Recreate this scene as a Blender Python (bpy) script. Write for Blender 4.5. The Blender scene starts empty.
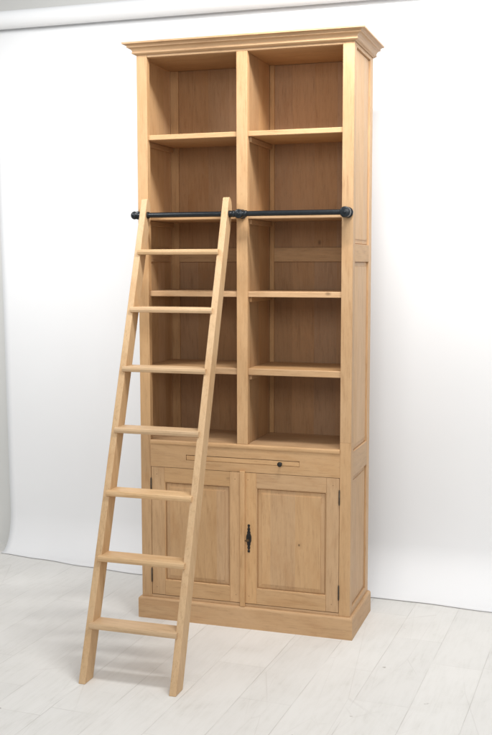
import bpy, bmesh, math, random
from mathutils import Vector, Matrix
random.seed(7)
scene = bpy.context.scene
col = scene.collection

# ------------------------------------------------------------------ dimensions (metres)
W, D = 1.12, .4546
HP, HC, HT = .1126, 2.911, 2.9694
PO, CO, SR = .0163, .0558, .056
DL, DR = .5305, .5877

# ------------------------------------------------------------------ materials
def new_mat(name):
    m = bpy.data.materials.new(name); m.use_nodes = True
    nt = m.node_tree; nt.nodes.clear()
    out = nt.nodes.new('ShaderNodeOutputMaterial'); b = nt.nodes.new('ShaderNodeBsdfPrincipled')
    nt.links.new(b.outputs[0], out.inputs[0])
    return m, nt, b
def N(nt, t, **kw):
    n = nt.nodes.new('ShaderNode' + t)
    for k, v in kw.items():
        if k.startswith('i_'):
            n.inputs[k[2:].replace('_', ' ')].default_value = v
        else: setattr(n, k, v)
    return n
def math_n(nt, op, a, b=None, c=None):
    n = nt.nodes.new('ShaderNodeMath'); n.operation = op
    for i, v in enumerate((a, b, c)):
        if v is None: continue
        if isinstance(v, (int, float)): n.inputs[i].default_value = v
        else: nt.links.new(v, n.inputs[i])
    return n.outputs[0]
def ramp(nt, fac, stops):
    r = nt.nodes.new('ShaderNodeValToRGB'); e = r.color_ramp.elements
    while len(e) > 1: e.remove(e[0])
    e[0].position = stops[0][0]; e[0].color = (*stops[0][1], 1)
    for p, c in stops[1:]:
        k = e.new(p); k.color = (*c, 1)
    nt.links.new(fac, r.inputs[0]); return r.outputs[0]
def mixc(nt, fac, a, b, mode='MIX'):
    m = nt.nodes.new('ShaderNodeMix'); m.data_type = 'RGBA'; m.blend_type = mode
    for s, v in ((m.inputs[0], fac), (m.inputs[6], a), (m.inputs[7], b)):
        if isinstance(v, (int, float)): s.default_value = v
        elif isinstance(v, tuple): s.default_value = (*v, 1)
        else: nt.links.new(v, s)
    return m.outputs[2]

def wood(name, axis, base, dark, boards=0.0, rough=.5, contrast=1.0, spec=.3, knot=None):
    """oak with the grain along one axis; attribute 'rnd' shifts grain and tone from board to board"""
    m, nt, b = new_mat(name); L = nt.links.new
    tc = N(nt, 'TexCoord'); at = N(nt, 'Attribute', attribute_name='rnd')
    rnd = at.outputs['Fac']
    if boards:      # glued-up boards across the panel
        sp = N(nt, 'SeparateXYZ'); L(tc.outputs['Object'], sp.inputs[0])
        u = sp.outputs[1] if axis == 0 else sp.outputs[0] if name.find('side') < 0 else sp.outputs[1]
        cell = math_n(nt, 'FLOOR', math_n(nt, 'DIVIDE', math_n(nt, 'ADD', u, math_n(nt, 'MULTIPLY', rnd, 3.1)), boards))
        wn = N(nt, 'TexWhiteNoise', noise_dimensions='1D'); L(cell, wn.inputs['W'])
        rnd = math_n(nt, 'FRACT', math_n(nt, 'ADD', rnd, wn.outputs['Value']))
    off = N(nt, 'CombineXYZ')
    L(math_n(nt, 'MULTIPLY', rnd, 13.7), off.inputs[0]); L(math_n(nt, 'MULTIPLY', rnd, 29.1), off.inputs[1]); L(math_n(nt, 'MULTIPLY', rnd, 7.9), off.inputs[2])
    ad = N(nt, 'VectorMath', operation='ADD'); L(tc.outputs['Object'], ad.inputs[0]); L(off.outputs[0], ad.inputs[1])
    def stretch(s):
        v = [1, 1, 1]; v[axis] = s
        k = N(nt, 'VectorMath', operation='MULTIPLY'); L(ad.outputs[0], k.inputs[0]); k.inputs[1].default_value = v
        return k.outputs[0]
    def noise(vec, scale, detail=4, dist=0., rough_=.55):
        n = N(nt, 'TexNoise'); n.inputs['Scale'].default_value = scale; n.inputs['Detail'].default_value = detail
        n.inputs['Distortion'].default_value = dist; n.inputs['Roughness'].default_value = rough_; L(vec, n.inputs['Vector'])
        return n.outputs['Fac']
    fine = noise(stretch(.055), 190, 6, .35, .75)
    mid = noise(stretch(.10), 30, 4, .8)
    broad = noise(stretch(.22), 7, 3, 1.2)
    # growth rings: wave distorted along the board -> cathedral figure
    wv = N(nt, 'TexWave', wave_type='BANDS', bands_direction='DIAGONAL'); L(stretch(.10), wv.inputs['Vector'])
    wv.inputs['Scale'].default_value = 16; wv.inputs['Distortion'].default_value = 9; wv.inputs['Detail'].default_value = 2.5
    wv.inputs['Detail Scale'].default_value = 1.2
    f = math_n(nt, 'MULTIPLY', fine, .66)
    f = math_n(nt, 'ADD', f, math_n(nt, 'MULTIPLY', mid, .10))
    f = math_n(nt, 'ADD', f, math_n(nt, 'MULTIPLY', broad, .24))
    f = math_n(nt, 'ADD', f, math_n(nt, 'MULTIPLY', math_n(nt, 'SUBTRACT', wv.outputs['Fac'], .5), .07))
    f = math_n(nt, 'MULTIPLY_ADD', math_n(nt, 'SUBTRACT', f, .5), 2.2 * contrast, .5)
    lo = tuple(x + (y - x) * .0 for x, y in zip(dark, base)); hi = tuple(min(1, x * 1.13) for x in base)
    c = ramp(nt, f, [(0, lo), (.42, base), (1, hi)])
    # mottling: warmer and paler patches, and short flecks
    mot = noise(stretch(.38), 9, 5, .6, .6)
    c = mixc(nt, math_n(nt, 'MULTIPLY', ramp_fac(nt, mot, .50, .68), .42 * contrast), c, (base[0]*.86, base[1]*.74, base[2]*.62))
    c = mixc(nt, math_n(nt, 'MULTIPLY', math_n(nt, 'SUBTRACT', 1.0, ramp_fac(nt, mot, .30, .46)), .45 * contrast), c, (base[0]*1.12, base[1]*1.15, base[2]*1.22))
    flk = noise(stretch(.22), 95, 4, .4, .7)
    c = mixc(nt, math_n(nt, 'MULTIPLY', ramp_fac(nt, flk, .54, .72), .28 * contrast), c, dark)
    # pores
    por = noise(stretch(.02), 330, 2, .1)
    pf = math_n(nt, 'MULTIPLY', ramp_fac(nt, por, .58, .74), .16 * contrast)
    c = mixc(nt, pf, c, tuple(x * .62 for x in dark))
    # a few small knots
    vo = N(nt, 'TexVoronoi', feature='F1'); vo.inputs['Scale'].default_value = 3.4; L(stretch(.6), vo.inputs['Vector'])
    kn = math_n(nt, 'SUBTRACT', 1.0, ramp_fac(nt, vo.outputs['Distance'], .012, .04))
    c = mixc(nt, math_n(nt, 'MULTIPLY', kn, .6), c, tuple(x * .4 for x in dark))
    if knot:        # one small dark knot
        sk = N(nt, 'SeparateXYZ'); L(tc.outputs['Object'], sk.inputs[0])
        dx = math_n(nt, 'SUBTRACT', sk.outputs[0], knot[0]); dz = math_n(nt, 'MULTIPLY', math_n(nt, 'SUBTRACT', sk.outputs[2], knot[1]), .8)
        dd = math_n(nt, 'SQRT', math_n(nt, 'ADD', math_n(nt, 'MULTIPLY', dx, dx), math_n(nt, 'MULTIPLY', dz, dz)))
        dd = math_n(nt, 'ADD', dd, math_n(nt, 'MULTIPLY', math_n(nt, 'SUBTRACT', fine, .5), .006))
        c = mixc(nt, math_n(nt, 'MULTIPLY', math_n(nt, 'SUBTRACT', 1.0, ramp_fac(nt, dd, .004, .022)), .35), c, dark)
        c = mixc(nt, math_n(nt, 'MULTIPLY', math_n(nt, 'SUBTRACT', 1.0, ramp_fac(nt, dd, .0025, .0065)), .8), c, tuple(x * .25 for x in dark))
    # tone from board to board
    hs = N(nt, 'HueSaturation'); L(c, hs.inputs['Color'])
    L(math_n(nt, 'MULTIPLY_ADD', rnd, .17, .91), hs.inputs['Value'])
    L(math_n(nt, 'MULTIPLY_ADD', math_n(nt, 'FRACT', math_n(nt, 'MULTIPLY', rnd, 7.3)), .10, .95), hs.inputs['Saturation'])
    L(hs.outputs[0], b.inputs['Base Color'])
    rg = math_n(nt, 'MULTIPLY_ADD', fine, .25, rough - .12); L(rg, b.inputs['Roughness'])
    b.inputs['Specular IOR Level'].default_value = spec
    bp = N(nt, 'Bump'); bp.inputs['Strength'].default_value = .22; bp.inputs['Distance'].default_value = .0012
    L(math_n(nt, 'SUBTRACT', fine, math_n(nt, 'MULTIPLY', pf, 1.5)), bp.inputs['Height']); L(bp.outputs[0], b.inputs['Normal'])
    return m
def ramp_fac(nt, v, a, b_):
    n = nt.nodes.new('ShaderNodeMapRange'); n.inputs[1].default_value = a; n.inputs[2].default_value = b_
    nt.links.new(v, n.inputs[0]); return n.outputs[0]

OAK, OAKD = (.540, .342, .180), (.345, .192, .088)
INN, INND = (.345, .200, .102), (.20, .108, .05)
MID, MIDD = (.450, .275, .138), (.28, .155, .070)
wx, wy, wz = (wood('oak_grain_' + a, i, OAK, OAKD) for i, a in enumerate('xyz'))
wzp = wood('oak_panel', 2, tuple(x*.96 for x in OAK), OAKD, boards=.13, contrast=1.0, knot=(.857, .457))
wsp = wood('oak_side_panel', 2, OAK, OAKD, boards=.09)
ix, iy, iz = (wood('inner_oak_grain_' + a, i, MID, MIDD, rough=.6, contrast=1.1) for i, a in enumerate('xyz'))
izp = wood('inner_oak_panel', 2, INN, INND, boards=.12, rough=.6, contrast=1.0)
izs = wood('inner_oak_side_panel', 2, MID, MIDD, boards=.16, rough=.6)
LAD, LADD = (.590, .402, .228), (.41, .26, .13)
lx = wood('ladder_oak_x', 0, LAD, LADD, contrast=1.2); lz = wood('ladder_oak_z', 2, LAD, LADD, contrast=1.2)

def metal(name, colr, metallic, rough, rv=.2):
    m, nt, b = new_mat(name)
    n = N(nt, 'TexNoise'); n.inputs['Scale'].default_value = 60; tc = N(nt, 'TexCoord'); nt.links.new(tc.outputs['Object'], n.inputs['Vector'])
    nt.links.new(ramp(nt, n.outputs['Fac'], [(.3, tuple(x*.75 for x in colr)), (.7, tuple(x*1.25 for x in colr))]), b.inputs['Base Color'])
    b.inputs['Metallic'].default_value = metallic
    nt.links.new(math_n(nt, 'MULTIPLY_ADD', n.outputs['Fac'], rv, rough - rv/2), b.inputs['Roughness'])
    return m
rail_m = metal('blackened_steel', (.008, .012, .016), .2, .30, .06)
iron = metal('dark_iron', (.03, .027, .024), .6, .5)
brass = metal('aged_brass', (.12, .075, .035), .7, .45)
hingem = metal('dark_hinge_metal', (.07, .055, .04), .6, .45)

# ------------------------------------------------------------------ mesh builder
class MB:
    def __init__(s):
        s.bm = bmesh.new(); s.lay = s.bm.verts.layers.float.new('rnd'); s.mats = []
    def mi(s, m):
        if m not in s.mats: s.mats.append(m)
        return s.mats.index(m)
    def _fin(s, vs, m, r=None, smooth=False):
        r = random.random() if r is None else r
        i = s.mi(m)
        fs = set()
        for v in vs:
            v[s.lay] = r
            for f in v.link_faces: fs.add(f)
        for f in fs: f.material_index = i; f.smooth = smooth
    def box(s, m, x0, x1, y0, y1, z0, z1, bev=.0016, r=None, seg=1):
        t = bmesh.new(); bmesh.ops.create_cube(t, size=1)
        for v in t.verts:
            v.co = Vector(((x0+x1)/2 + v.co.x*(x1-x0), (y0+y1)/2 + v.co.y*(y1-y0), (z0+z1)/2 + v.co.z*(z1-z0)))
        bev = min(bev, .3*min(x1-x0, y1-y0, z1-z0))
        if bev > 0: bmesh.ops.bevel(t, geom=t.edges[:], offset=bev, segments=seg, profile=.5, affect='EDGES')
        s.merge(t, m, r)
    def merge(s, t, m, r=None, smooth=False):
        mp = {}
        for v in t.verts: mp[v] = s.bm.verts.new(v.co)
        for f in t.faces:
            try: s.bm.faces.new([mp[v] for v in f.verts])
            except ValueError: pass
        s._fin(list(mp.values()), m, r, smooth); t.free()
    def prism(s, m, pts, axis, a, b, bev=.0, r=None, shear=None, seg=1):
        """polygon pts (2-D) extruded along axis from a to b"""
        t = bmesh.new()
        def mk(p, h):
            if axis == 0: return Vector((h, p[0], p[1]))
            if axis == 1: return Vector((p[0], h, p[1]))
            return Vector((p[0], p[1], h))
        A = [t.verts.new(mk(p, a)) for p in pts]; B = [t.verts.new(mk(p, b)) for p in pts]
        n = len(pts)
        t.faces.new(A); t.faces.new(B[::-1])
        for i in range(n): t.faces.new([A[i], B[i], B[(i+1) % n], A[(i+1) % n]])
        if shear:
            for v in t.verts: v.co = shear(v.co)
        bmesh.ops.recalc_face_normals(t, faces=t.faces[:])
        if bev: bmesh.ops.bevel(t, geom=[e for e in t.edges if e.calc_face_angle(0) > .6], offset=bev, segments=seg, profile=.5, affect='EDGES')
        s.merge(t, m, r)
    def cyl(s, m, p0, p1, r0, r1=None, n=24, prof=None, smooth=True):
        """turned shape from p0 to p1; prof = [(t, radius)]"""
        p0, p1 = Vector(p0), Vector(p1); d = p1 - p0; L = d.length
        prof = prof or [(0, r0), (1, r1 if r1 else r0)]
        q = d.to_track_quat('Z', 'Y'); t = bmesh.new(); rings = []
        for tt, rr in prof:
            rings.append([t.verts.new(p0 + q @ Vector((rr*math.cos(2*math.pi*k/n), rr*math.sin(2*math.pi*k/n), tt*L))) for k in range(n)])
        for A, B in zip(rings, rings[1:]):
            for k in range(n): t.faces.new([A[k], A[(k+1) % n], B[(k+1) % n], B[k]])
        t.faces.new(rings[0][::-1]); t.faces.new(rings[-1])
        s.merge(t, m, None, smooth)
    def build(s, name, parent=None, autosmooth=False):
        bmesh.ops.recalc_face_normals(s.bm, faces=s.bm.faces[:])
        me = bpy.data.meshes.new(name); s.bm.to_mesh(me); s.bm.free()
        for m in s.mats: me.materials.append(m)
        o = bpy.data.objects.new(name, me); col.objects.link(o)
        if parent: o.parent = parent
        if autosmooth:
            me.set_sharp_from_angle(angle=math.radians(35))
        return o
def sweep(mb, m, prof, end_y, mats=None):
    """mitred moulding round the left, front and right of the case; prof = [(overhang, z)] closed"""
    t = bmesh.new(); rows = []
    for o, z in prof:
        rows.append([t.verts.new(c) for c in ((-o, end_y, z), (-o, -o, z), (W+o, -o, z), (W+o, end_y, z))])
    n = len(prof)
    for i in range(n):
        A, B = rows[i], rows[(i+1) % n]
        for k in range(3): t.faces.new([A[k], A[k+1], B[k+1], B[k]])
    t.faces.new([r[0] for r in rows]); t.faces.new([r[3] for r in rows][::-1])
    bmesh.ops.recalc_face_normals(t, faces=t.faces[:])
    # split by side so that each length has its own grain
    before = len(mb.bm.faces); mb.merge(t, m)
    mb.bm.faces.ensure_lookup_table(); iy_ = mb.mi(wy)
    for f in mb.bm.faces[before:]:
        c = f.calc_center_median()
        if c.y > .02 and (c.x < .03 or c.x > W-.03): f.material_index = iy_
def thing(name, label, cat, loc=(0, 0, 0)):
    o = bpy.data.objects.new(name, None); col.objects.link(o); o.location = loc
    o.empty_display_size = .1
    o['label'] = label; o['category'] = cat
    return o

# ------------------------------------------------------------------ BOOKCASE
bc = thing('bookcase', 'tall light oak bookcase with ten open compartments above two panelled cupboard doors', 'bookcase')

# plinth
mb = MB(); sweep(mb, wx, [(PO, 0), (PO, .100), (PO-.0015, .106), (PO-.005, .1105), (PO-.010, .1126), (-.012, .1126), (-.012, 0)], D)
mb.build('plinth', bc)
# crown moulding
cp = [(0, 2.9112), (.005, 2.9112), (.009, 2.9145), (.015, 2.9160), (.0182, 2.9195), (.0182, 2.9240), (.0155, 2.9246), (.0168, 2.9315), (.0215, 2.9390),
      (.0300, 2.9440), (.0378, 2.9452), (.0378, 2.9496), (.0350, 2.9502), (.0376, 2.9550), (.0440, 2.9587), (.0520, 2.9600), (CO, 2.9606), (CO, 2.9682), (CO-.0012, 2.9694), (-.03, 2.9694), (-.03, 2.9112)]
mb = MB(); sweep(mb, wx, cp, D); mb.build('crown_moulding', bc)
mb = MB(); mb.box(wx, .031, W-.031, .032, D-.002, 2.945, 2.958); mb.build('top_board', bc)

# front stiles (a joint between lower and upper case at z=1.0)
for x0, x1 in ((0, SR), (W-SR, W)):
    mb = MB()
    mb.box(wz, x0, x1, 0, .035, HP+.0002, .9898, .0012)
    mb.box(wz, x0, x1, 0, .035, .9899, HC, .0012)
    mb.build('front_stile', bc)
# divider: face stile and board behind
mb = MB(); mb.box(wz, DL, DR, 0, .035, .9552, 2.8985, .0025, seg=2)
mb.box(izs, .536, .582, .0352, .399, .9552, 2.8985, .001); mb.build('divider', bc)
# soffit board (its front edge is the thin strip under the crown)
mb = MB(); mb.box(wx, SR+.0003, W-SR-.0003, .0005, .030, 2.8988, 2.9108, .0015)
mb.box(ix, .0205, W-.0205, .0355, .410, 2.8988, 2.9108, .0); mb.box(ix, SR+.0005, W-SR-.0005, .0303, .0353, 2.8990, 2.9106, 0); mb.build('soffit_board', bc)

# sides: frame of stiles and rails, three raised panels each
def raised_panel(mb, m, axis, sgn, face, u0, u1, z0, z1, rec=.007, thick=.012, bevw=.020, rise=.0055, gap=.003):
    """panel with a fielded centre. face = coordinate of the frame face, sgn = outward direction"""
    t = bmesh.new()
    def P(u, z, d):
        c = face - sgn*d
        return Vector((c, u, z)) if axis == 0 else Vector((u, c, z))
    def ring(ins, d): return [t.verts.new(P(a, b, d)) for a, b in ((u0+ins, z0+ins), (u1-ins, z0+ins), (u1-ins, z1-ins), (u0+ins, z1-ins))]
    rs = [ring(-.004, rec+thick), ring(-.004, rec), ring(gap, rec), ring(gap+.0012, rec-.0035), ring(bevw, rec-rise+.0026), ring(bevw+.0006, rec-rise-.0003), ring(bevw+.003, rec-rise-.0006)]
    for A, B in zip(rs, rs[1:]):
        for k in range(4): t.faces.new([A[k], A[(k+1) % 4], B[(k+1) % 4], B[k]])
    t.faces.new(rs[0]); t.faces.new(rs[-1]); bmesh.ops.recalc_face_normals(t, faces=t.faces[:])
    mb.merge(t, m)
def bead(mb, mh, mv, axis, sgn, face, u0, u1, z0, z1, w=.0045, d=.006):
    """small ogee moulding on the inner edge of a frame opening"""
    t = bmesh.new()
    def P(u, z, dd):
        c = face - sgn*dd
        return Vector((c, u, z)) if axis == 0 else Vector((u, c, z))
    def ring(ins, dd): return [t.verts.new(P(a, b, dd)) for a, b in ((u0+ins, z0+ins), (u1-ins, z0+ins), (u1-ins, z1-ins), (u0+ins, z1-ins))]
    rs = [ring(-.0006, .0008), ring(.0004, .0014), ring(w*.45, .0016), ring(w*.8, .003), ring(w, d), ring(w, d+.009)]
    for A, B in zip(rs, rs[1:]):
        for k in range(4): t.faces.new([A[k], A[(k+1) % 4], B[(k+1) % 4], B[k]])
    mb.merge(t, mv)
ZR = [(HP+.0003, .146), (.813, .938), (1.875, 1.960), (2.893, HC-.0004)]
for side in (0, 1):
    X0, X1 = (0.0006, .0200) if side == 0 else (W-.0200, W-.0006)
    sg = -1 if side == 0 else 1; face = 0.0006 if side == 0 else W-.0006
    mb = MB()
    mb.box(wz, X0, X1, .0353, .0540, HP+.0003, HC-.0004, .001)
    mb.box(wz, X0, X1, .3900, D, HP+.0003, HC-.0004, .0015)
    for a, b in ZR: mb.box(wy, X0, X1, .0543, .3897, a, b, .001)
    so = mb.build('side_frame', bc)
    for (a0, a1), (b0, b1) in zip(ZR, ZR[1:]):
        pm = MB(); raised_panel(pm, wsp, 0, sg, face, .0545, .3895, a1, b0, rec=.0135, thick=.005, bevw=.024, rise=.0065, gap=.0035)
        pm.build('side_panel', so)

# inside lining rails of the case sides (shelf cleats) and back
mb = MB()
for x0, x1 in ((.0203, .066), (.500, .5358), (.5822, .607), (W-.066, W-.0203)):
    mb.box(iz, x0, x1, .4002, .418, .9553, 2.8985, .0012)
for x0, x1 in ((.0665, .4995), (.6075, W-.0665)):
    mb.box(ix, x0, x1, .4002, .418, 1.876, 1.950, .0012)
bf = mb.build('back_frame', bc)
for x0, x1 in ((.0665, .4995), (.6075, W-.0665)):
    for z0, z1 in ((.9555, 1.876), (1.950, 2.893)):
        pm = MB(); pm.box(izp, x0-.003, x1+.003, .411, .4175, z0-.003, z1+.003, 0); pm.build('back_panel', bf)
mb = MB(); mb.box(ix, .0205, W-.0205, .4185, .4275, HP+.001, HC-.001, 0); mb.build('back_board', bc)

# shelves
def shelf(xa, xb, fa, fb, zt, th, front=.011):
    mb = MB()
    # notched round the front stile / divider
    body = [(xa, .0356), (fa, .0356), (fa, front+.012), (fb, front+.012), (fb, .0356), (xb, .0356), (xb, .3996), (xa, .3996)]
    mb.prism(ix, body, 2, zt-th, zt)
    mb.prism(wx, [(front+.0118, zt-th-.0002), (front+.002, zt-th-.0002), (front, zt-th+.002), (front, zt-.0025), (front+.002, zt+.0002), (front+.0118, zt+.0002)], 0, fa, fb)
    mb.build('shelf', bc)
bays = ((.0206, .5355, SR+.0004, DL-.0004), (.5826, W-.0206, DR+.0004, W-SR-.0004))
for xa, xb, fa, fb in bays:
    for zt, th in ((2.515, .0245), (2.112, .0245), (1.7275, .027), (1.341, .032)):
        shelf(xa, xb, fa, fb, zt, th)
        for x0, x1 in ((xa+.0002, xa+.0152), (xb-.0152, xb-.0002)):
            cm = MB(); cm.box(iy, x0, x1, .037, .398, zt-th-.026, zt-th-.0006, .003, seg=2); cm.build('shelf_cleat', bc)
    # inside middle rail of the side frame
for x0, x1 in ((.0203, .0262),):
    mb = MB()
    mb.box(iy, x0, x1, .072, .3555, 1.876, 1.950, .001)
    mb.box(iz, x0, x1, .036, .0715, .9556, 2.8983, .001) if x0 < .1 else None
    mb.build('inner_side_rail', bc)
# floor board of the open part, with a rounded lip
mb = MB()
mb.prism(ix, [(.0206, .0356), (SR+.0004, .0356), (SR+.0004, .012), (W-SR-.0004, .012), (W-SR-.0004, .0356), (W-.0206, .0356), (W-.0206, .409), (.0206, .409)], 2, .9335, .955)
mb.prism(wx, [(.0118, .9333), (-.002, .9333), (-.0045, .936), (-.0052, .943), (-.0045, .950), (-.0015, .9547), (.0015, .9552), (.0118, .9552)], 0, SR+.0004, W-SR-.0004)
mb.build('shelf', bc)

# apron rail above the doors with the slot of the pull-out tray
TX0, TX1, TZ0, TZ1 = .2530, .8590, .8565, .8845
mb = MB()
r = .37
mb.box(wx, SR+.0003, TX0, .0005, .024, .8135, .9330, 0, r=r); mb.box(wx, TX1, W-SR-.0003, .0005, .024, .8135, .9330, 0, r=r)
mb.box(wx, TX0, TX1, .0005, .024, TZ1, .9330, 0, r=r); mb.box(wx, TX0, TX1, .0005, .024, .8135, TZ0, 0, r=r)
mb.build('apron_rail', bc)
mb = MB(); mb.box(wx, TX0+.0014, TX1-.0014, .0012, .020, TZ0+.0010, TZ1-.0030, .0018)
mb.box(ix, TX0+.01, TX1-.01, .0203, .36, TZ0+.004, TZ1-.006, 0)
tray = mb.build('pull_out_tray', bc)
mb = MB(); mb.cyl(iron, (.760, .0013, .8665), (.760, -.021, .8665), 0, prof=[(0, .0085), (.1, .0085), (.2, .005), (.45, .005), (.6, .0105), (.8, .0125), (.93, .010), (1, .004)])
mb.build('knob', tray)
mb = MB(); mb.box(wx, SR+.0003, W-SR-.0003, .0005, .030, HP+.0003, .1262, .0008); mb.build('bottom_rail', bc)
mb = MB(); mb.box(ix, .021, W-.021, .037, .409, .112, .126, 0); mb.build('cupboard_floor', bc)

# doors
def door(x0, x1, px0, px1, hinge_x, hand):
    z0, z1, pz0, pz1 = .1290, .8113, .2085, .7355
    yf, yb = .0010, .0225
    mb = MB()
    mb.box(wz, x0, px0, yf, yb, z0, z1, .0016); mb.box(wz, px1, x1, yf, yb, z0, z1, .0016)
    mb.box(wx, px0+.0002, px1-.0002, yf, yb, pz1, z1, .0010); mb.box(wx, px0+.0002, px1-.0002, yf, yb, z0, pz0, .0010)
    bead(mb, wx, wz, 1, -1, yf-.0006, px0, px1, pz0, pz1)
    d = mb.build('door', bc)
    pm = MB(); raised_panel(pm, wzp, 1, -1, yf, px0+.004, px1-.004, pz0+.004, pz1-.004, rec=.0135, thick=.006, bevw=.024, rise=.0100, gap=.003)
    pm.build('door_panel', d)
    # pegs in the joints
    for a in (x0, px1):
        for zz in (z0+.04, z1-.037):
            k = MB(); cx_ = a+.030 + random.uniform(-.004, .004); k.cyl(brass, (cx_, .0016, zz), (cx_, .0003, zz), .0017, n=10); k.build('peg', d)
    for za, zb in ((.676, .754), (.193, .271)):
        h = MB(); y = -.0022
        h.cyl(hingem, (hinge_x, y, za), (hinge_x, y, zb), 0, n=14, prof=[(0, .001), (.03, .0035), (.07, .0025), (.10, .0038), (.48, .0038), (.49, .0043), (.51, .0043), (.52, .0038), (.90, .0038), (.93, .0025), (.97, .0036), (1, .001)])
        h.build('hinge', d)
    return d
dl = door(.0580, .5600, .1315, .4910, .0570, 0)
dr = door(.5625, 1.0620, .6330, .9970, 1.0630, 1)
# cover strip over the meeting stiles
mb = MB(); mb.prism(wz, [(.5465, .0004), (.5465, -.0075), (.549, -.0105), (.5535, -.0115), (.5675, -.0115), (.5715, -.0105), (.574, -.0075), (.574, .0004)], 2, .1135, .8190, bev=.001)
mb.build('cover_strip', bc)
# ornate lock plate with key on the right door
prof = [(0, .0035), (.006, .0058), (.012, .0035), (.016, .0028), (.020, .0050), (.026, .0066), (.030, .0045), (.036, .0052), (.042, .0078), (.048, .0066),
        (.054, .0090), (.060, .0105), (.073, .0112)]
pts = [(w, z) for z, w in prof] + [(w, .146-z) for z, w in prof[::-1][1:]]
pts = [(w*1.22, z) for w, z in pts]
loop = [(.5935+w, .3985+z) for w, z in pts] + [(.5935-w, .3985+z) for w, z in pts[::-1]]
mb = MB(); mb.prism(iron, loop, 1, -.0028, .0004, bev=.0007)
for zz in (.4065, .4235, .521, .5375): mb.cyl(iron, (.5935, -.002, zz), (.5935, -.0055, zz), 0, n=12, prof=[(0, .0042), (.6, .0038), (1, .0012)])
lp = mb.build('lock_plate', dr)
mb = MB()
mb.cyl(brass, (.5935, -.002, .468), (.5935, -.026, .468), .0028, n=12)
for k in range(16):   # bow of the key, a ring
    a, b_ = 2*math.pi*k/16, 2*math.pi*(k+1)/16
    mb.cyl(brass, (.5935+.0095*math.cos(a), -.034+.0095*math.sin(a), .468), (.5935+.0095*math.cos(b_), -.034+.0095*math.sin(b_), .468), .0024, n=8)
mb.build('key', dr)

# ladder rail
RY, RZ, RR = -.055, 2.110, .0130
mb = MB(); mb.cyl(rail_m, (.012, RY, RZ), (1.096, RY, RZ), RR, n=32)
rail = mb.build('ladder_rail', bc, True)
def bracket(x, r_, out):
    b = MB()
    b.cyl(rail_m, (x, -.0005, RZ), (x, -out, RZ), 0, n=32, prof=[(0, r_), (.10, r_), (.16, r_*.86), (.20, r_*.72), (.45, r_*.72), (.55, r_*.95), (.66, r_*1.0), (.90, r_*1.0), (.97, r_*.92), (1, r_*.78)])
    b.cyl(rail_m, (x, -out-.0003, RZ), (x, -out-.004, RZ), 0, n=16, prof=[(0, .009), (.6, .008), (1, .004)])
    return b.build('rail_bracket', rail, True)
bracket(.024, .021, .064); bracket(.562, .023, .068); bracket(1.094, .0265, .074)
for x in (.530, .592):
    mb = MB(); mb.cyl(rail_m, (x-.011, RY, RZ), (x+.011, RY, RZ), 0, n=28, prof=[(0, .0150), (.1, .0162), (.9, .0162), (1, .0150)]); mb.build('collar', rail, True)
mb = MB(); c = []
for k in range(0, 11):
    a = math.pi*k/10; c.append((.5-.5*math.cos(a), max(.001, .0205*math.sin(a))))
mb.cyl(rail_m, (-.014, RY, RZ), (.024, RY, RZ), 0, n=28, prof=c); mb.build('end_cap', rail, True)

# ------------------------------------------------------------------ LADDER
FY, FX0, FX1, SW, A, KX = -.910, .086, .5215, .0325, .3924, -.0205
lad = thing('library_ladder', 'pale oak seven rung ladder leaning on the black rail of the bookcase', 'ladder', (.32, -.87, 0))
L0 = Vector((.32, -.87, 0))
def lsh(c): return Vector((c.x + KX*c.z, c.y, c.z)) - L0
side = [(FY, 0), (FY+A*2.175, 2.175), (FY+A*2.175+.004, 2.187), (-.043, 2.1925), (-.033, 2.1915), (-.022, 2.186), (-.012, 2.172), (-.0075, 2.150), (-.0085, 2.112), (-.826, 0)]
for fx in (FX0, FX1):
    mb = MB(); mb.prism(lz, side, 0, fx, fx+SW, bev=.0028, shear=lsh, seg=2); mb.build('ladder_stile', lad)
for k in range(7):
    zt = 1.937 - .2807*k; th = .026
    yf = FY + A*zt - .021; yb = FY + A*zt + .076
    xa = FX0 + SW - .0115; xb = FX1 + .011
    pr = [(yf+.004, zt), (yb, zt), (yb+.0, zt-th), (yf+.004, zt-th), (yf+.001, zt-th+.004), (yf-.001, zt-th*.5), (yf+.001, zt-.004)]
    mb = MB(); mb.prism(lx, pr, 0, xa, xb, bev=.0012, shear=lambda c, s=KX*zt: Vector((c.x+s, c.y, c.z)) - L0); mb.build('rung', lad)
for fx, sgn in ((FX0+SW, 1), (FX1+SW, 1), (FX1, -1)):
    x = fx + KX*RZ
    mb = MB(); mb.cyl(iron, Vector((x-.002*sgn, RY, RZ))-L0, Vector((x+.010*sgn, RY, RZ))-L0, 0, n=24, prof=[(0, .0168), (.9, .0168), (1, .015)])
    mb.build('rail_collar', lad, True)

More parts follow.
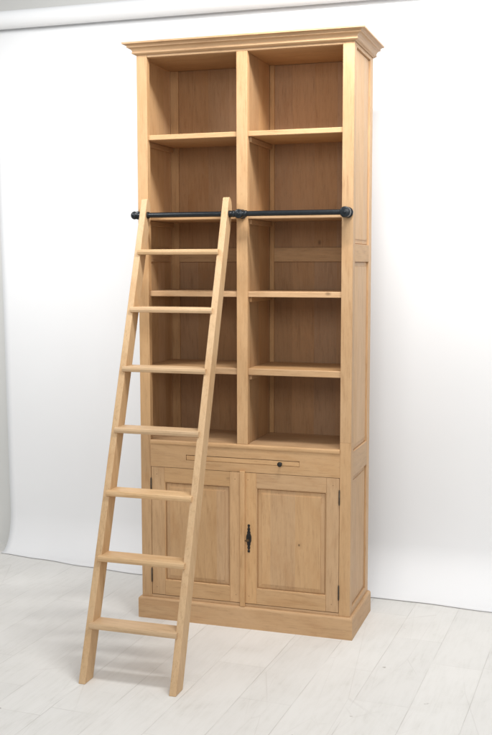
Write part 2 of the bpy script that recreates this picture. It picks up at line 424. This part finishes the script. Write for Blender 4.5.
# ------------------------------------------------------------------ SETTING
def floor_mat():
    m, nt, b = new_mat('painted_floorboards'); L = nt.links.new
    tc = N(nt, 'TexCoord'); mp = N(nt, 'Mapping'); L(tc.outputs['Object'], mp.inputs[0]); mp.inputs['Rotation'].default_value = (0, 0, math.radians(2.4))
    sp = N(nt, 'SeparateXYZ'); L(mp.outputs[0], sp.inputs[0])
    PW, PL = .237, .80
    wob = N(nt, 'TexNoise'); wob.inputs['Scale'].default_value = 2.0; wob.inputs['Detail'].default_value = 4; L(mp.outputs[0], wob.inputs['Vector'])
    wv = math_n(nt, 'MULTIPLY', math_n(nt, 'SUBTRACT', wob.outputs['Fac'], .5), .007)
    u = math_n(nt, 'DIVIDE', math_n(nt, 'ADD', math_n(nt, 'ADD', sp.outputs[0], 10*PW - .612 + 2*PW), wv), PW)
    cell = math_n(nt, 'FLOOR', u); fu = math_n(nt, 'FRACT', u)
    wn = N(nt, 'TexWhiteNoise', noise_dimensions='1D'); L(cell, wn.inputs['W'])
    v = math_n(nt, 'ADD', math_n(nt, 'DIVIDE', math_n(nt, 'ADD', sp.outputs[1], wv), PL), math_n(nt, 'MULTIPLY', wn.outputs['Value'], 5.0))
    cv = math_n(nt, 'FLOOR', v); fv = math_n(nt, 'FRACT', v)
    du = math_n(nt, 'MULTIPLY', math_n(nt, 'MINIMUM', fu, math_n(nt, 'SUBTRACT', 1.0, fu)), PW)
    dv = math_n(nt, 'MULTIPLY', math_n(nt, 'MINIMUM', fv, math_n(nt, 'SUBTRACT', 1.0, fv)), PL)
    de = math_n(nt, 'MINIMUM', du, math_n(nt, 'MULTIPLY', dv, 1.3))
    gr = math_n(nt, 'SUBTRACT', 1.0, ramp_fac(nt, de, .0006, .0026))
    brk = N(nt, 'TexNoise'); brk.inputs['Scale'].default_value = 3.2; brk.inputs['Detail'].default_value = 5; L(mp.outputs[0], brk.inputs['Vector'])
    gr = math_n(nt, 'MULTIPLY', gr, ramp_fac(nt, brk.outputs['Fac'], .34, .62))
    # brushed paint
    st = N(nt, 'VectorMath', operation='MULTIPLY'); L(mp.outputs[0], st.inputs[0]); st.inputs[1].default_value = (1, .12, 1)
    n1 = N(nt, 'TexNoise'); n1.inputs['Scale'].default_value = 45; n1.inputs['Detail'].default_value = 6; n1.inputs['Roughness'].default_value = .65; L(st.outputs[0], n1.inputs['Vector'])
    n2 = N(nt, 'TexNoise'); n2.inputs['Scale'].default_value = 5; n2.inputs['Detail'].default_value = 8; n2.inputs['Roughness'].default_value = .65; n2.inputs['Distortion'].default_value = .5; L(mp.outputs[0], n2.inputs['Vector'])
    cb = N(nt, 'CombineXYZ'); L(cell, cb.inputs[0]); L(cv, cb.inputs[1])
    w2 = N(nt, 'TexWhiteNoise', noise_dimensions='2D'); L(cb.outputs[0], w2.inputs['Vector'])
    f = math_n(nt, 'ADD', math_n(nt, 'MULTIPLY', n1.outputs['Fac'], .5), math_n(nt, 'MULTIPLY', n2.outputs['Fac'], .5))
    c = ramp(nt, f, [(.34, (.64, .632, .602)), (.44, (.705, .698, .672)), (.56, (.735, .728, .705))])
    hs = N(nt, 'HueSaturation'); L(c, hs.inputs['Color']); L(math_n(nt, 'MULTIPLY_ADD', w2.outputs['Value'], .05, .97), hs.inputs['Value'])
    c = mixc(nt, math_n(nt, 'MULTIPLY', gr, .36), hs.outputs[0], (.33, .31, .28))
    # scratches: thin lines from two distorted wave fields
    sc = None
    for rot, s_ in ((35, 1.3), (-58, 1.0), (80, 1.7)):
        m2 = N(nt, 'Mapping'); L(tc.outputs['Object'], m2.inputs[0]); m2.inputs['Rotation'].default_value = (0, 0, math.radians(rot)); m2.inputs['Scale'].default_value = (1, .16, 1)
        vz = N(nt, 'TexVoronoi', feature='DISTANCE_TO_EDGE'); vz.inputs['Scale'].default_value = 3.2*s_; L(m2.outputs[0], vz.inputs['Vector'])
        ln = math_n(nt, 'SUBTRACT', 1.0, ramp_fac(nt, vz.outputs['Distance'], .0015, .006))
        nn = N(nt, 'TexNoise'); nn.inputs['Scale'].default_value = 2.3*s_; L(m2.outputs[0], nn.inputs['Vector'])
        ln = math_n(nt, 'MULTIPLY', ln, ramp_fac(nt, nn.outputs['Fac'], .48, .62))
        sc = ln if sc is None else math_n(nt, 'MAXIMUM', sc, ln)
    c = mixc(nt, math_n(nt, 'MULTIPLY', sc, .17), c, (.40, .37, .34))
    # specks of dirt
    vs = N(nt, 'TexVoronoi', feature='F1'); vs.inputs['Scale'].default_value = 4.3; vs.inputs['Randomness'].default_value = 1; 
    ns = N(nt, 'TexNoise'); ns.inputs['Scale'].default_value = 40; L(tc.outputs['Object'], ns.inputs['Vector'])
    dm = mixc(nt, .03, tc.outputs['Object'], ns.outputs['Color']); L(dm, vs.inputs['Vector'])
    spk = math_n(nt, 'SUBTRACT', 1.0, ramp_fac(nt, vs.outputs['Distance'], .018, .040))
    sr = N(nt, 'SeparateColor'); L(vs.outputs['Color'], sr.inputs[0])
    spk = math_n(nt, 'MULTIPLY', spk, math_n(nt, 'GREATER_THAN', sr.outputs[0], .45))
    c = mixc(nt, math_n(nt, 'MULTIPLY', spk, .6), c, (.20, .17, .14))
    L(c, b.inputs['Base Color'])
    L(math_n(nt, 'MULTIPLY_ADD', n2.outputs['Fac'], .35, .30), b.inputs['Roughness']); b.inputs['Specular IOR Level'].default_value = .35
    bp = N(nt, 'Bump'); bp.inputs['Strength'].default_value = .5; bp.inputs['Distance'].default_value = .0025
    h = math_n(nt, 'SUBTRACT', math_n(nt, 'MULTIPLY', f, .5), math_n(nt, 'ADD', gr, math_n(nt, 'MULTIPLY', sc, .3)))
    L(h, bp.inputs['Height']); L(bp.outputs[0], b.inputs['Normal'])
    return m
def plain_mat(name, colr, rough=.7, bump=.0, scale=30, var=.03):
    m, nt, b = new_mat(name); L = nt.links.new
    tc = N(nt, 'TexCoord'); n = N(nt, 'TexNoise'); n.inputs['Scale'].default_value = scale; n.inputs['Detail'].default_value = 5; L(tc.outputs['Object'], n.inputs['Vector'])
    n2 = N(nt, 'TexNoise'); n2.inputs['Scale'].default_value = 1.3; n2.inputs['Detail'].default_value = 3; L(tc.outputs['Object'], n2.inputs['Vector'])
    L(ramp(nt, n2.outputs['Fac'], [(.3, tuple(x*(1-var) for x in colr)), (.7, tuple(min(.9, x*(1+var)) for x in colr))]), b.inputs['Base Color'])
    b.inputs['Roughness'].default_value = rough; b.inputs['Specular IOR Level'].default_value = .25
    if bump:
        bp = N(nt, 'Bump'); bp.inputs['Strength'].default_value = bump; bp.inputs['Distance'].default_value = .002
        L(n.outputs['Fac'], bp.inputs['Height']); L(bp.outputs[0], b.inputs['Normal'])
    return m

mb = MB(); fm = floor_mat()
vs = [mb.bm.verts.new(c) for c in ((-14, -16, 0), (14, -16, 0), (14, 12, 0), (-14, 12, 0))]; mb.bm.faces.new(vs); mb._fin(vs, fm)
fl = mb.build('floor'); fl['kind'] = 'structure'

wallm = plain_mat('wall_paint', (.66, .66, .64), .8, .15, 60)
mb = MB(); mb.box(wallm, -6, 6, 1.06, 1.20, -.05, 4.2, 0); wl = mb.build('wall')
wl['label'] = 'plain grey white studio wall standing behind the white paper backdrop'; wl['category'] = 'wall'

bd = thing('paper_backdrop', 'wide white seamless paper hanging from its roll behind the bookcase', 'backdrop', (.3, .9, 0))
B0 = Vector((.3, .9, 0))
paper = plain_mat('white_paper', (.80, .81, .822), .7, .12, 9, .014)
XL, XR = -1.36, 2.6
def edge_y(x):       # where the cut edge of the paper lies on the floor
    P = [(-1.37, .822), (-1.05, .775), (-.7, .715), (-.317, .667), (.4, .662), (1.10, .668), (1.35, .660), (1.76, .618), (2.6, .560)]
    for (a, ya), (b, yb) in zip(P, P[1:]):
        if x <= b: t = (x-a)/(b-a); t = max(0, t); t = t*t*(3-2*t); return ya+(yb-ya)*t
    return P[-1][1]
mb = MB(); t = bmesh.new(); rows = []
NX = 90
for i in range(NX+1):
    x = XL + (XR-XL)*i/NX
    ye = edge_y(x); yw = .957; rowp = []
    rad = max(.12, yw-ye)
    prof = [(ye - .000, .0045)]
    for k in range(1, 15):      # sweep from the floor up to the hanging part
        a = math.pi/2*k/14; prof.append((ye+.012 + (rad-.012)*math.sin(a), .0045 + .245*(1-math.cos(a))))
    for k in range(1, 31):
        z = .2495 + (3.352-.2495)*k/30
        tt = (z-.2495)/(3.352-.2495)
        y = yw - .075*tt**1.2 + .004*math.sin(x*2.1+z*1.3)*math.sin(math.pi*tt) + .0025*math.sin(x*5.3-z*2.2)*math.sin(math.pi*tt)
        prof.append((y, z))
    rows.append([t.verts.new(Vector((x, y, z))-B0) for y, z in prof])
for A_, B_ in zip(rows, rows[1:]):
    for k in range(len(A_)-1): t.faces.new([A_[k], B_[k], B_[k+1], A_[k+1]])
mb.merge(t, paper, None, True); po = mb.build('paper_sheet', bd)
sm = po.modifiers.new('thickness', 'SOLIDIFY'); sm.thickness = .0012; sm.offset = 0
mb = MB(); mb.cyl(paper, Vector((XL-.01, .828, 3.352))-B0, Vector((XR+.01, .828, 3.352))-B0, .0535, n=64)
mb.build('paper_roll', bd, True)
mb = MB(); mb.cyl(hingem, Vector((XL-.12, .828, 3.352))-B0, Vector((XR+.12, .828, 3.352))-B0, .019, n=24)
for x in (XL-.09, XR+.06): mb.box(hingem, x-B0.x, x+.03-B0.x, .80-B0.y, 1.059-B0.y, 3.30, 3.375, .002)
mb.build('roll_bar', bd, True)

# ------------------------------------------------------------------ LIGHT
def area(name, loc, target, sx, sy, power, colr=(1, 1, 1), spread=180):
    ld = bpy.data.lights.new(name, 'AREA'); ld.shape = 'RECTANGLE'; ld.size = sx; ld.size_y = sy; ld.energy = power; ld.color = colr; ld.spread = math.radians(spread)
    o = bpy.data.objects.new(name, ld); col.objects.link(o); o.location = loc
    o.rotation_euler = (Vector(target)-Vector(loc)).to_track_quat('-Z', 'Y').to_euler()
    return o
area('overhead_strip_lamp', (1.40, -.78, 3.66), (1.0, .1, 1.5), 1.0, .10, 58, (1, .99, .975))
area('front_softbox_lamp', (1.6, -4.6, 3.2), (.5, .2, 1.3), 2.4, 1.4, 62, (1, .995, .985))
area('added_left_backdrop_fill', (-1.25, -1.3, 3.35), (-.55, .9, 1.8), 1.3, .6, 16, (1, 1, 1), 90)  # added fill, brightens the paper left of the bookcase
area('added_right_backdrop_fill', (2.3, -1.0, 3.5), (1.9, .9, 2.5), 1.0, .4, 9, (1, 1, 1), 110)  # second added fill, whitens the upper paper on the right
w = bpy.data.worlds.new('World'); scene.world = w; w.use_nodes = True
bg = w.node_tree.nodes['Background']; bg.inputs[0].default_value = (1, 1, 1, 1); bg.inputs[1].default_value = .58

# ------------------------------------------------------------------ CAMERA
yaw, pit, rol, f = .3145, -.1002, -.0013, 1034.5655
F = Vector((-math.sin(yaw)*math.cos(pit), math.cos(yaw)*math.cos(pit), math.sin(pit)))
R = Vector((math.cos(yaw), math.sin(yaw), 0)); U = R.cross(F)
R2 = math.cos(rol)*R + math.sin(rol)*U; U2 = -math.sin(rol)*R + math.cos(rol)*U
cd = bpy.data.cameras.new('camera'); cam = bpy.data.objects.new('camera', cd); col.objects.link(cam)
M = Matrix((R2, U2, -F)).transposed().to_4x4(); M.translation = Vector((2.1785, -4.9159, 1.8671)); cam.matrix_world = M
cd.sensor_fit = 'VERTICAL'; cd.sensor_height = 24; cd.lens = 24*f/735; cd.clip_end = 200; cd.clip_start = .05
scene.camera = cam

scene.view_settings.view_transform = 'Standard'; scene.view_settings.look = 'None'
scene.view_settings.exposure = 0; scene.view_settings.gamma = 1
scene.render.resolution_x = 685; scene.render.resolution_y = 1024
